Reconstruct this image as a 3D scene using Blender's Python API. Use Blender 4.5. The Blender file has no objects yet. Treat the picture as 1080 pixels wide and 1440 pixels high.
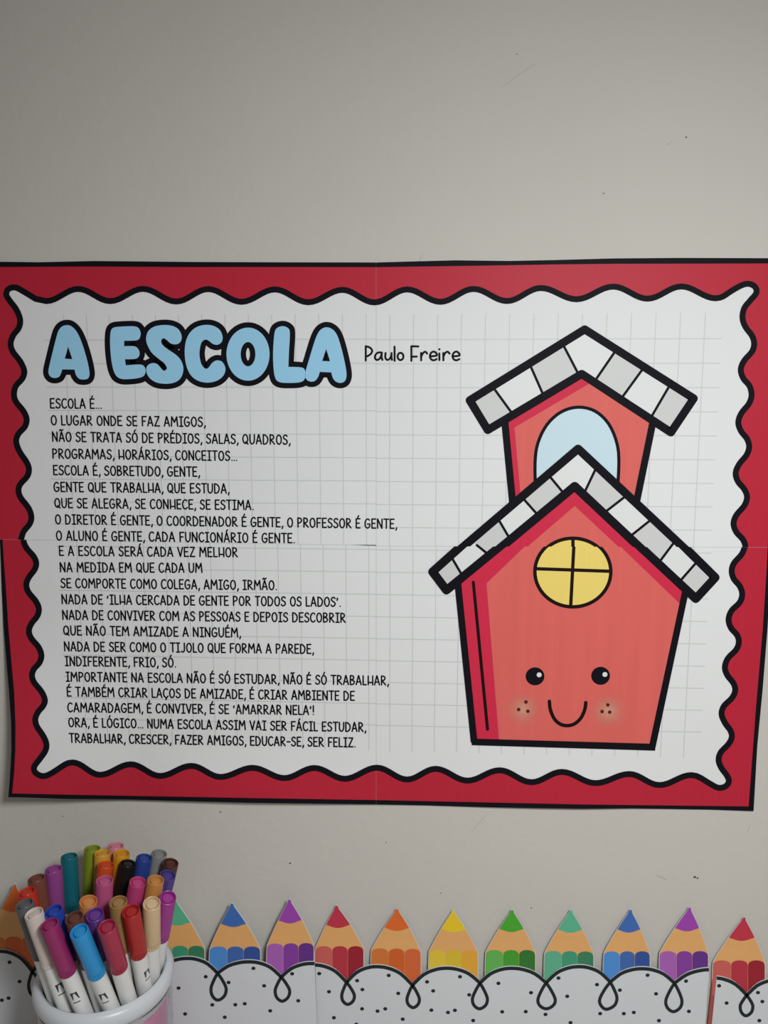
import bpy, bmesh, math, random
from mathutils import Vector, Matrix, Euler
from mathutils.geometry import tessellate_polygon
random.seed(7)
SC = bpy.context.scene
COL = SC.collection

# ---------------------------------------------------------------- camera
CAM = Vector((0.035719, -0.594604, 1.354049)); FPX = 1146.857
Rx = Matrix.Rotation(1.438912, 3, 'X'); Rz = Matrix.Rotation(0.052552, 3, 'Z'); Rr = Matrix.Rotation(0.000837, 3, 'Z')
RC = Rz @ Rx @ Rr
cd = bpy.data.cameras.new('camera'); cam = bpy.data.objects.new('camera', cd); COL.objects.link(cam)
cam.matrix_world = Matrix.Translation(CAM) @ RC.to_4x4()
cd.sensor_fit = 'VERTICAL'; cd.sensor_height = 24.0; cd.lens = FPX / 1440 * 24.0
cd.clip_start = 0.01
SC.camera = cam
# ---------------------------------------------------------------- world, lights, exposure
w = bpy.data.worlds.new('room_light'); SC.world = w; w.use_nodes = True
bg = w.node_tree.nodes['Background']; bg.inputs[0].default_value = (1.0, 0.97, 0.93, 1); bg.inputs[1].default_value = 0.125
def area(name, loc, target, size, power, col):
    ld = bpy.data.lights.new(name, 'AREA'); ld.shape = 'RECTANGLE'; ld.size, ld.size_y = size; ld.energy = power; ld.color = col
    o = bpy.data.objects.new(name, ld); COL.objects.link(o); o.location = loc
    o.rotation_euler = (Vector(target) - Vector(loc)).to_track_quat('-Z', 'Y').to_euler(); return o
area('room_lamp', (0.24, -0.62, 1.53), (0.05, 0, 0.36), (0.15, 0.15), 4.75, (1.0, 1.0, 0.985))
SC.view_settings.view_transform = 'Standard'; SC.view_settings.look = 'None'
SC.view_settings.gamma = 1.0; SC.view_settings.use_curve_mapping = False
SC.view_settings.exposure = 0.0

# ---------------------------------------------------------------- pixel of the photo <-> point on the wall (y = -h)
def P(x, y, h=0.0):
    d = RC @ Vector(((x - 540) / FPX, (720 - y) / FPX, -1.0))
    return CAM + d * ((-h - CAM.y) / d.y)
def px(v):
    L = RC.transposed() @ (Vector(v) - CAM)
    return (540 + FPX * L.x / -L.z, 720 - FPX * L.y / -L.z)
def grid(u, v, dx=0.0, dy=0.0):                      # printed squares of the poster, 17 mm
    return px(((u - 13.5) * 0.017 + dx, 0, 1.40 - v * 0.017 + dy))

# ---------------------------------------------------------------- materials
def mat(name, col, rough=0.5, spec=0.3, noise=0.0, nscale=(200, 200, 200), bump=0.0, bscale=300, coat=0.0, trans=0.0, alpha=1.0):
    m = bpy.data.materials.new(name); m.use_nodes = True
    nt = m.node_tree; b = nt.nodes['Principled BSDF']
    b.inputs['Base Color'].default_value = (*col, 1); b.inputs['Roughness'].default_value = rough
    b.inputs['Specular IOR Level'].default_value = spec
    b.inputs['Coat Weight'].default_value = coat; b.inputs['Transmission Weight'].default_value = trans
    b.inputs['Alpha'].default_value = alpha
    tc = nt.nodes.new('ShaderNodeTexCoord')
    if noise:
        mp = nt.nodes.new('ShaderNodeMapping'); mp.inputs['Scale'].default_value = nscale
        nz = nt.nodes.new('ShaderNodeTexNoise'); nz.inputs['Scale'].default_value = 1.0; nz.inputs['Detail'].default_value = 3
        mx = nt.nodes.new('ShaderNodeMix'); mx.data_type = 'RGBA'
        mx.inputs['A'].default_value = (*[c * (1 - noise) for c in col], 1); mx.inputs['B'].default_value = (*[min(1, c * (1 + noise)) for c in col], 1)
        nt.links.new(tc.outputs['Object'], mp.inputs[0]); nt.links.new(mp.outputs[0], nz.inputs['Vector'])
        nt.links.new(nz.outputs[0], mx.inputs['Factor']); nt.links.new(mx.outputs['Result'], b.inputs['Base Color'])
    if bump:
        n2 = nt.nodes.new('ShaderNodeTexNoise'); n2.inputs['Scale'].default_value = bscale; n2.inputs['Detail'].default_value = 4
        bp = nt.nodes.new('ShaderNodeBump'); bp.inputs['Strength'].default_value = bump; bp.inputs['Distance'].default_value = 0.001
        nt.links.new(tc.outputs['Object'], n2.inputs['Vector']); nt.links.new(n2.outputs[0], bp.inputs['Height'])
        nt.links.new(bp.outputs[0], b.inputs['Normal'])
    return m
VN = (900, 900, 25)       # fine vertical print streaks
M_wall = mat('wall_paint', (0.605, 0.585, 0.545), 0.7, 0.12, 0.03, (9, 9, 9), 0.3, 140)
M_floor = mat('floor_tiles', (0.35, 0.33, 0.30), 0.4, 0.4, 0.06, (6, 6, 6))
M_paper = mat('white_paper', (0.80, 0.82, 0.83), 0.55, 0.15, 0.012, (60, 60, 60))
M_card = mat('white_card', (0.72, 0.755, 0.79), 0.5, 0.2, 0.012, (60, 60, 60))
M_black = mat('black_ink', (0.008, 0.0075, 0.0115), 0.55, 0.06)
M_line = mat('grid_ink', (0.63, 0.655, 0.655), 0.5, 0.3)
M_red = mat('border_red_ink', (0.52, 0.021, 0.046), 0.5, 0.18, 0.07, VN)
M_crim = mat('crimson_ink', (0.66, 0.030, 0.075), 0.5, 0.12, 0.05, VN)
M_coral = mat('coral_ink', (0.74, 0.142, 0.124), 0.5, 0.15, 0.10, (110, 110, 5))
M_tileL = mat('light_grey_ink', (0.77, 0.80, 0.80), 0.5, 0.3)
M_tileD = mat('grey_ink', (0.64, 0.655, 0.66), 0.5, 0.3)
M_sky = mat('pale_blue_ink', (0.60, 0.78, 0.87), 0.5, 0.15)
M_yel = mat('yellow_ink', (0.88, 0.69, 0.17), 0.5, 0.3, 0.04, VN)
M_bars = mat('brown_black_ink', (0.013, 0.006, 0.006), 0.55, 0.08)
M_title = mat('title_blue_ink', (0.345, 0.675, 0.92), 0.5, 0.15)
M_hi = mat('white_ink', (0.8, 0.8, 0.8), 0.5, 0.3)
M_freck = mat('dark_red_ink', (0.10, 0.008, 0.01), 0.5, 0.3)
M_bandink = mat('charcoal_ink', (0.022, 0.03, 0.033), 0.5, 0.12)
M_wood = mat('pencil_wood_ink', (0.84, 0.44, 0.16), 0.4, 0.35, 0.05, (30, 30, 60))

# ---------------------------------------------------------------- object helpers
def new_obj(name, me, m=None, parent=None):
    o = bpy.data.objects.new(name, me); COL.objects.link(o)
    if m: me.materials.append(m)
    if parent: o.parent = parent
    return o
def tag(o, label=None, cat=None, group=None, kind=None):
    if label: o['label'] = label
    if cat: o['category'] = cat
    if group: o['group'] = group
    if kind: o['kind'] = kind
    return o
def empty(name, loc):
    o = bpy.data.objects.new(name, None); COL.objects.link(o); o.location = loc; o.empty_display_size = 0.02; return o
def cat_rom(p, closed=False, n=5):
    out = []; N = len(p)
    rng = range(N) if closed else range(N - 1)
    for i in rng:
        g = (lambda k: p[k % N]) if closed else (lambda k: p[max(0, min(N - 1, k))])
        p0, p1, p2, p3 = g(i - 1), g(i), g(i + 1), g(i + 2)
        for s in range(n):
            t = s / n; t2 = t * t; t3 = t2 * t
            out.append(tuple(0.5 * ((2 * b) + (-a + c) * t + (2 * a - 5 * b + 4 * c - d) * t2 + (-a + 3 * b - 3 * c + d) * t3)
                             for a, b, c, d in zip(p0, p1, p2, p3)))
    if not closed: out.append(tuple(p[-1]))
    return out
def ell(cx, cy, rx, ry, n=40, a0=0, a1=2 * math.pi):
    return [(cx + rx * math.cos(a0 + (a1 - a0) * i / n), cy + ry * math.sin(a0 + (a1 - a0) * i / n)) for i in range(n)]

# seams between the four poster sheets, as straight lines in the photo's frame
SEAM_V = 529.0
def seam_y(x): return 758.5 + (767.0 - 758.5) * x / 529.0 if x < 529 else 768.0 + 1.6 * (x - 529) / 551.0
def sm(t): t = max(0.0, min(1.0, t)); return t * t * (3 - 2 * t)
def lift_poster(x, y):                               # the sheet curls off the wall at its lower left and along the bottom
    h = 0.0011
    h += 0.021 * sm((210 - x) / 240) * sm((y - 840) / 260)
    h += 0.0050 * sm((y - 1040) / 90) * (0.55 + 0.45 * math.cos((x - 300) / 95.0)) * sm((1000 - x) / 500)
    h += 0.0012 * sm((y - 1080) / 60) * (0.5 + 0.5 * math.cos((x - 800) / 60.0))
    return h
def flat(h):
    return lambda x, y: h

class Ink:
    def __init__(s): s.bm = bmesh.new(); s.k = 0
    def _z(s): s.k += 1; return (s.k % 64) * 1.1e-6
    def poly(s, pts, holes=()):
        loops = [[Vector((p[0], p[1], 0)) for p in pts]] + [[Vector((p[0], p[1], 0)) for p in h] for h in holes]
        tri = tessellate_polygon(loops); z = s._z()
        vs = [s.bm.verts.new((v.x, v.y, z)) for l in loops for v in l]
        for t in tri:
            a, b, c = (vs[i].co for i in t)
            if abs((b - a).cross(c - a).z) < 1e-9: continue
            cr = (b - a).cross(c - a).z
            try: s.bm.faces.new([vs[i] for i in (t if cr > 0 else t[::-1])])
            except ValueError: pass
        return s
    def disk(s, x, y, rx, ry=None, n=20): return s.poly(ell(x, y, rx, ry or rx, n))
    def stroke(s, pts, w, closed=False, caps=True, n=5):
        r = w / 2; N = len(pts); z = s._z()
        idx = range(N) if closed else range(1, N - 1)
        # sharp corners get a round joint
        segs = N if closed else N - 1
        L = []; R = []
        def d(a, b):
            v = Vector((b[0] - a[0], b[1] - a[1])); return v.normalized() if v.length > 1e-9 else Vector((1, 0))
        offs = []
        for i in range(N):
            if closed: d0, d1 = d(pts[i - 1], pts[i]), d(pts[i], pts[(i + 1) % N])
            elif i == 0: d0 = d1 = d(pts[0], pts[1])
            elif i == N - 1: d0 = d1 = d(pts[-2], pts[-1])
            else: d0, d1 = d(pts[i - 1], pts[i]), d(pts[i], pts[i + 1])
            sharp = d0.dot(d1) < 0.80
            if sharp:
                offs.append((Vector((-d0.y, d0.x)) * r, Vector((-d1.y, d1.x)) * r)); s.disk(pts[i][0], pts[i][1], r, n=16)
            else:
                m = (d0 + d1).normalized(); m = Vector((-m.y, m.x)); m = m * (r / max(0.5, m.dot(Vector((-d0.y, d0.x))))); offs.append((m, m))
        vs = []
        for i in range(N):
            row = []
            for o in offs[i]:
                row.append((s.bm.verts.new((pts[i][0] + o.x, pts[i][1] + o.y, z)), s.bm.verts.new((pts[i][0] - o.x, pts[i][1] - o.y, z))))
            if offs[i][0] is offs[i][1]: row[1] = row[0]
            vs.append(row)
        for i in range(segs):
            j = (i + 1) % N; a = vs[i][1]; b = vs[j][0]
            try: s.bm.faces.new((a[1], b[1], b[0], a[0]))
            except ValueError: pass
        if caps and not closed:
            for (i, sg) in ((0, -1), (N - 1, 1)):
                dd = d(pts[0], pts[1]) if i == 0 else d(pts[-2], pts[-1])
                a0 = math.atan2(dd.y, dd.x) + (math.pi / 2 if i == 0 else -math.pi / 2)
                ring = [(pts[i][0] + r * math.cos(a0 + math.pi * k / n), pts[i][1] + r * math.sin(a0 + math.pi * k / n)) for k in range(n + 1)]
                f = [s.bm.verts.new((p[0], p[1], z)) for p in ring]
                try: s.bm.faces.new(f)
                except ValueError: pass
        return s
    def _cut(s, bm, p, nrm):
        bmesh.ops.bisect_plane(bm, geom=bm.verts[:] + bm.edges[:] + bm.faces[:], plane_co=p, plane_no=nrm, clear_outer=True, dist=1e-7)
    def clip(s, half, gap=0.0):                      # 'U','D' or quadrants 'UL','UR','DL','DR'
        if len(half) == 2: s._cut(s.bm, (SEAM_V + (-gap if half[1] == 'L' else gap), 0, 0), (1 if half[1] == 'L' else -1, 0, 0))
        a, b = ((0, 758.5), (529, 767.0)) if half.endswith('L') else ((529, 768.0), (1080, 769.6))
        d = Vector((b[0] - a[0], b[1] - a[1], 0)); nrm = Vector((-d.y, d.x, 0)).normalized()
        if half[0] == 'D': nrm = -nrm
        s._cut(s.bm, Vector((a[0], a[1], 0)) - nrm * gap, nrm); return s
    def dice(s, step=40, tri=True):
        xs = [v.co.x for v in s.bm.verts]; ys = [v.co.y for v in s.bm.verts]
        if not xs: return s
        for ax, lo, hi in ((0, min(xs), max(xs)), (1, min(ys), max(ys))):
            k = math.floor(lo / step) + 1
            while k * step < hi:
                co = [0, 0, 0]; no = [0, 0, 0]; co[ax] = k * step; no[ax] = 1
                bmesh.ops.bisect_plane(s.bm, geom=s.bm.verts[:] + s.bm.edges[:] + s.bm.faces[:], plane_co=co, plane_no=no, dist=1e-5)
                if tri: bmesh.ops.triangulate(s.bm, faces=[f for f in s.bm.faces if len(f.verts) > 3])
                k += 1
        return s
    def build(s, name, m, parent, layer, lift=lift_poster, thick=0.0, origin=None, label=None):
        bm = s.bm; org = Vector(origin) if origin is not None else (parent.matrix_world.translation if parent else Vector())
        if thick:
            bmesh.ops.remove_doubles(bm, verts=bm.verts[:], dist=1e-4)
        for v in bm.verts:
            v.co = P(v.co.x, v.co.y, lift(v.co.x, v.co.y) + layer * 1.0e-4 + v.co.z)
        if thick:
            r = bmesh.ops.extrude_face_region(bm, geom=bm.faces[:], use_keep_orig=True)
            for g in r['geom']:
                if isinstance(g, bmesh.types.BMVert): g.co.y += thick
            bmesh.ops.recalc_face_normals(bm, faces=bm.faces[:])
        c = Vector()
        for v in bm.verts: c += v.co
        c = c / max(1, len(bm.verts))
        for v in bm.verts: v.co -= c
        me = bpy.data.meshes.new(name); bm.to_mesh(me); bm.free()
        if not thick:
            pass
        o = new_obj(name, me, m, parent)
        o.matrix_world = Matrix.Translation(c)
        if parent:
            o.matrix_world = Matrix.Identity(4); o.location = c - WORLD(parent)
        if label: o['label'] = label
        return o
def WORLD(o):
    v = Vector()
    while o: v += Vector(o.location); o = o.parent
    return v

# ================================================================ SETTING
def box_mesh(name, x0, x1, y0, y1, z0, z1, m, parent=None, bevel=0.0, loc=None):
    bm = bmesh.new(); c = Vector(((x0 + x1) / 2, (y0 + y1) / 2, (z0 + z1) / 2))
    bmesh.ops.create_cube(bm, size=1.0, matrix=Matrix.Diagonal((x1 - x0, y1 - y0, z1 - z0, 1)))
    if bevel: bmesh.ops.bevel(bm, geom=bm.edges[:], offset=bevel, segments=2, affect='EDGES')
    me = bpy.data.meshes.new(name); bm.to_mesh(me); bm.free()
    o = new_obj(name, me, m, parent); o.location = c - (WORLD(parent) if parent else Vector()); return o
wall = box_mesh('wall_back', -2.0, 2.0, 0.0, 0.12, 0.0, 2.7, M_wall); tag(wall, kind='structure')
fl = box_mesh('floor', -2.0, 2.0, -2.6, 0.0, -0.05, 0.0, M_floor); tag(fl, kind='structure')
# scuffs and specks on the paint
M_scuff = mat('scuff_grey', (0.42, 0.39, 0.35), 0.7, 0.2)
M_speck = mat('scuff_dark', (0.10, 0.09, 0.08), 0.7, 0.2)
sc = Ink()
for pts, wd in (([(595, 356), (591, 364), (590, 368)], 0.6), ([(752, 90), (728, 106), (706, 123)], 0.5), ([(946, 198), (937, 204)], 0.6),
                ([(684, 1146), (672, 1160), (662, 1171)], 0.5), ([(1055, 1160), (1051, 1170)], 0.5), ([(924, 1231), (937, 1237)], 0.9)):
    sc.stroke(pts, wd)
sc.build('wall_scuffs', M_scuff, wall, 0.3, flat(0.00002))['kind'] = 'stuff'
sp = Ink()
for x, y, r in ((965, 193, 1.4), (849, 272, 1.2), (977, 1233.5, 2.2), (981, 1235, 1.6), (310, 1142, 1.3), (408, 1214, 1.5), (88, 1148, 1.0), (727, 76, 1.0),
                (747, 1277, 1.1), (620, 1256, 1.0), (543, 1185, 1.0)):
    sp.disk(x, y, r, r * 0.7, 10)
sp.build('wall_specks', M_speck, wall, 0.3, flat(0.00002))['kind'] = 'stuff'

# ================================================================ POSTER
poster = empty('poster', P(540, 750, 0)); tag(poster, 'large landscape paper poster with red scalloped border, poem and smiling red schoolhouse', 'poster')

OUT_U = [(-22, 368.5), (0, 368), (55, 368.7), (132, 367), (200, 367.6), (270, 368.3), (400, 368.8), (530, 369), (565, 368), (640, 366), (715, 366.9),
         (780, 365.6), (863, 363.3), (960, 362.6), (1080, 363), (1112, 363), (1096, 600), (1086.5, 769.6)]
OUT_D = [(1086.5, 769.6), (1083, 830), (1079, 889), (1072.5, 970), (1065, 1049), (1059.8, 1140.6), (1000, 1138.6), (890, 1136.8), (820, 1137.5), (750, 1136.5), (680, 1135),
         (600, 1132.6), (530, 1131.2), (440, 1130.2), (350, 1129), (290, 1127.4), (240, 1126), (175, 1124.2), (94, 1123.6), (50, 1122), (11.6, 1121), (13.5, 1098), (16, 1055), (15.5, 1015),
         (12.7, 974), (9, 930), (5, 880), (2.5, 830), (1.2, 790), (0, 762)]
IN_U = [(-13, 376), (0, 375.5), (130, 374.8), (265, 375.6), (400, 375.5), (530, 375.7), (666, 373.8), (780, 371.9), (860, 371), (1080, 370.5), (1104, 370.7), (1089.5, 600), (1079.5, 769.6)]
IN_D = [(1079.5, 769.6), (1077.3, 813), (1072.6, 885), (1063, 996), (1052.8, 1134), (820, 1131.3), (540, 1125.3), (350, 1122.2), (200, 1119.4), (100, 1117.6), (17, 1115.8),
        (20, 1085), (21.5, 1055), (21.8, 1020), (20, 974), (15.5, 925), (11.6, 880), (8.5, 830), (5.5, 790), (3.8, 762)]
upper_out = OUT_U + [(1086, 800), (-7, 800), (-8, 758)]
lower_out = [(1088, 730)] + OUT_D + [(-0.5, 730)]
upper_in = IN_U + [(1077, 800), (-1, 800), (-1.5, 700)]
lower_in = [(1082, 730)] + IN_D + [(3, 730)]

# scalloped line: left side upward, along the top, down the right side / bottom
L_up = [(36.5, 775), (29, 764), (28.9, 760), (30.2, 756.7), (33.3, 747.4), (42.0, 736.3), (44, 726), (39.8, 714), (28.7, 699.3), (26, 689), (28.7, 680.7), (38.4, 669.6), (40.7, 659.4), (37, 649.3),
        (27.5, 635), (22.7, 621), (26, 610), (35, 600), (37.4, 589), (32.5, 577.5), (22.5, 565), (19.6, 554), (22.5, 542.5), (31.3, 532.5), (34.2, 522), (28.8, 508.8), (17.7, 493.8), (15, 482.5),
        (18.8, 471.3), (26.3, 461.3), (28.3, 449.5), (22.8, 435), (12.5, 421.3), (8.8, 413.5), (12.3, 406.2), (22.0, 404.3), (35, 411), (50, 420.2)]
ext = [(65, 423.4), (110, 406.3), (155, 423.4), (201, 406.2), (248, 424), (292.8, 406.5), (339.5, 424.4), (386.6, 407), (433.5, 425), (481.5, 407.6), (526.5, 425.2), (572.6, 407), (619.3, 424.4), (666, 406.3),
       (713, 423.3), (760.6, 405), (810.6, 420.8), (862.5, 403), (910.6, 420), (958.3, 402.8), (1006.4, 419.4)]
def wave(ex, n=8):
    out = []
    for (a, b) in zip(ex[:-1], ex[1:]):
        for k in range(n):
            t = k / n; e = (1 - math.cos(math.pi * t)) / 2
            out.append((a[0] + (b[0] - a[0]) * t, a[1] + (b[1] - a[1]) * e))
    out.append(ex[-1]); return out
R_up = [(1030, 408.3), (1043.9, 400.8), (1053.8, 399.2), (1062, 403.6), (1063.6, 412), (1055, 422.6), (1046.7, 433.3), (1044.2, 447), (1048.4, 459.7), (1057.6, 472.2), (1060.6, 483.5), (1057.4, 494.6), (1046.7, 507),
        (1041.8, 519.4), (1045.3, 532), (1054, 542.6), (1057, 555.6), (1053, 568), (1042.9, 580.6), (1038.3, 593.5), (1042, 606), (1050.6, 617.2), (1053.6, 628.5), (1049.8, 640), (1039.6, 652.6), (1034.6, 665), (1037.8, 677),
        (1046.8, 688), (1050.6, 699), (1046.8, 711), (1035.4, 724.6), (1031.6, 736.6), (1035.6, 748.3), (1044.6, 758.4), (1048.2, 768.5), (1046, 780)]
UP = cat_rom(L_up, n=4)[:-1] + wave([(50, 420.2)] + ext[0:1], 2)[:-1] + wave(ext) + cat_rom([(1006.4, 419.4), (1016, 417.3)] + R_up, n=4)[1:]
R_dn = [(1046.5, 758), (1047.4, 768), (1043, 779.5), (1032.6, 791.4), (1029, 802.5), (1032.0, 814), (1040.5, 824.5), (1043.8, 836), (1040, 847.6), (1029, 858.5), (1024.6, 871), (1028, 883), (1036.8, 893.5), (1039, 903.6), (1035, 914), (1023.9, 925.5),
        (1019.4, 938), (1022.8, 949.4), (1031.3, 960.6), (1034, 970.5), (1029.6, 981.3), (1018.2, 992.8), (1014.8, 1004.3), (1019.6, 1016.6), (1027.3, 1027.5), (1029.1, 1037), (1024, 1047), (1013.6, 1058), (1010.6, 1069), (1014.4, 1079.7),
        (1022, 1090.2), (1025, 1098.4), (1020.6, 1105.6), (1010.6, 1107.9), (999.4, 1102.6), (986.3, 1094.4)]
bex = [(972.3, 1090), (927.3, 1104), (885, 1088.5), (837.5, 1101.3), (790, 1085.5), (747.5, 1100), (702.5, 1083.2), (657.5, 1097.8), (612.5, 1081.2), (572.5, 1096.2), (530, 1079.6), (485, 1095.2), (442, 1080), (400, 1094.2),
       (355, 1079.8), (310, 1092.6), (269, 1077), (225, 1091.2), (184, 1074.8), (140.5, 1089.6), (102, 1072.2)]
L_dn = [(89, 1076.6), (71.2, 1088), (60, 1091.4), (50, 1086.6), (48, 1078.5), (56, 1067.2), (63.7, 1056), (65.2, 1046), (60.6, 1034.6), (51.8, 1021.4), (49.7, 1011), (53.4, 1001.5), (61.2, 991.8), (63, 983.5), (58, 972.2), (48.2, 959.9),
        (45, 950), (47.8, 940.8), (55.6, 931.7), (58.2, 921.5), (54.2, 910), (43.6, 897), (40.7, 886.6), (44.4, 876.6), (52.6, 866), (54.6, 855.7), (50, 845), (39.9, 832.6), (37, 822), (40.7, 811.8), (48.6, 801), (50.9, 791.9),
        (47.4, 782.6), (38, 771.6), (33.4, 762), (33, 752)]
DN = cat_rom(R_dn, n=4)[:-1] + cat_rom([R_dn[-1], (979.5, 1091.2)], n=2) + wave(bex) + cat_rom([(95.5, 1073.2)] + L_dn, n=4)

quads = ('UL', 'UR', 'DL', 'DR')
slabels = {'UL': 'upper left sheet of the poster', 'UR': 'upper right sheet of the poster', 'DL': 'lower left sheet of the poster', 'DR': 'lower right sheet of the poster'}
sheets = {}
for q in quads:
    out = upper_out if q[0] == 'U' else lower_out; DS = 47 if q != 'DL' else 14
    inn = upper_in if q[0] == 'U' else lower_in
    S = UP if q[0] == 'U' else DN
    hole = S + ([(1040, 790), (40, 790)] if q[0] == 'U' else [(36, 735), (1040, 735)])
    lay0 = 1.5 if q[0] == 'U' else 0
    o = Ink().poly(out).clip(q, 0.12).dice(DS).build('sheet', M_paper, poster, 0, thick=0.00025, label=slabels[q])
    sheets[q] = o
    Ink().poly(inn, [hole]).clip(q, 0.2).dice(DS).build('red_border', M_red, o, 1)
    Ink().poly(out, [inn]).clip(q, 0.12).dice(DS).build('black_edge_line', M_black, o, 1.6)
    Ink().stroke(S, 8.4, caps=False).clip(q, 0.12).dice(DS).build('scalloped_outline', M_black, o, 2.2)
    # printed squares
    g = Ink(); dx, dy = {'UL': (0, 0), 'UR': (0, -0.0004), 'DL': (0.0016, 0), 'DR': (0.0005, -0.0002)}[q]
    for u in range(28): g.stroke([grid(u, -1.05, dx, dy), grid(u, 18.2, dx, dy)], 1.25, caps=False)
    for v in range(18): g.stroke([grid(-0.93, v, dx, dy), grid(27.72, v, dx, dy)], 1.25, caps=False)
    g.clip(q, 0.12).dice(DS); g.build('grid_lines', M_line, o, 0.5)
# shadow line along the left sheets' seam, painted as a thin dark strip
Ink().poly([(495, 766.0), (529, 766.2), (529, 767.6), (515, 767.4)]).build('seam_painted_shadow', mat('seam_shadow_paint', (0.12, 0.12, 0.12), 0.8, 0.1), sheets['DL'], 1.2)

# ---- title
def cv(pts, ox, oy, s): return [(ox + a / s, oy + b / s) for a, b in pts]
tA = ([(215, 81), (243, 93), (270, 122), (295, 170), (320, 240), (340, 310), (353, 370), (356, 410), (345, 434), (318, 440), (288, 435), (270, 415), (262, 395)], [(257, 374), (176, 373)], [(168, 400), (155, 422), (130, 430), (105, 425), (88, 405), (86, 375), (98, 320), (115, 250), (135, 170), (152, 117), (178, 88)])
def rnd(*parts):                                     # smooth runs joined by hard corners
    out = []
    for k, p in enumerate(parts): out += cat_rom(p, n=4) if len(p) > 2 else p
    return out
T = {}
a1 = cat_rom(tA[2] + tA[0], n=4) + [(257, 374), (176, 373)]
T['A'] = (cv(a1, 50, 440, 4.6957), [cv([(215, 222), (243, 306), (193, 302)], 50, 440, 4.6957)])
e1 = rnd([(585, 184), (585, 220)], [(585, 220), (650, 220), (676, 236), (687, 264), (680, 290), (655, 304), (590, 306)], [(590, 306), (596, 346)],
         [(596, 346), (690, 341), (718, 355), (727, 385), (715, 415), (680, 430), (620, 437), (570, 436), (535, 418), (512, 370), (498, 290), (492, 200), (496, 125), (514, 98), (560, 91), (640, 88), (676, 97), (693, 128), (690, 160), (668, 181), (585, 184)])
T['E'] = (cv(e1, 50, 440, 4.6957), [])
T['S'] = (cv(cat_rom([(845, 80), (900, 85), (940, 105), (962, 140), (964, 175), (948, 200), (920, 208), (890, 200), (868, 180), (848, 168), (833, 175), (830, 195), (845, 218), (880, 245), (925, 275), (958, 310), (975, 355), (972, 400), (950, 440), (910, 462), (855, 468), (800, 460), (758, 435), (735, 400), (731, 370), (742, 345), (770, 332), (800, 336), (820, 355), (840, 378), (855, 381), (867, 368), (862, 350), (845, 328), (805, 297), (765, 260), (738, 210), (730, 165), (745, 120), (785, 90)], True, 3), 50, 440, 4.6957), [])
o2 = (250, 350, 3.857)
T['C'] = (cv(cat_rom([(150, 412), (195, 418), (228, 440), (243, 475), (238, 505), (215, 520), (190, 515), (168, 498), (150, 492), (130, 505), (120, 540), (118, 580), (128, 625), (150, 650), (168, 643), (185, 620), (210, 605), (240, 612), (258, 645), (252, 680), (225, 708), (190, 722), (150, 725), (110, 715), (75, 690), (50, 645), (38, 580), (42, 510), (62, 460), (100, 425)], True, 3), *o2), [])
T['O'] = (cv(ell(381, 571, 117, 144, 48), *o2), [cv(ell(381, 571, 40, 66, 32), *o2)])
T['L'] = (cv(rnd([(600, 640), (670, 643), (690, 660), (690, 700), (668, 722), (600, 727), (550, 722), (528, 698), (519, 640), (517, 560), (523, 470), (535, 432), (568, 419), (598, 430), (608, 458), (603, 560), (600, 640)]), *o2), [])
a2 = cat_rom([(770, 667), (762, 693), (745, 715), (722, 720), (700, 710), (690, 687), (697, 650), (712, 600), (730, 540), (750, 480), (772, 441), (805, 425), (840, 437), (865, 470), (885, 530), (900, 590), (912, 650), (915, 690), (905, 718), (880, 727), (855, 718), (840, 697), (833, 670)], n=4)
T['A2'] = (cv(a2, *o2), [cv([(805, 542), (826, 610), (783, 608)], *o2)])
def closed_simplify(p):
    out = []
    for q in p:
        if not out or (Vector(q) - Vector(out[-1])).length > 0.25: out.append(q)
    if (Vector(out[0]) - Vector(out[-1])).length < 0.25: out.pop()
    return out
title = None
bk = Ink()
for k, (o_, hs) in T.items():
    o_ = closed_simplify(o_)
    bk.stroke(o_, 15.2, closed=True); bk.poly(o_, hs)
    for h in hs:
        bk.stroke(h, 15.2 if k == 'O' else 9, closed=True)
title = bk.build('title_lettering', M_black, poster, 1.6, label='big bubble title lettering with thick black outline')
for k, (o_, hs) in T.items():
    Ink().poly(closed_simplify(o_), hs).build('blue_letter', M_title, title, 2.6)

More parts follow.
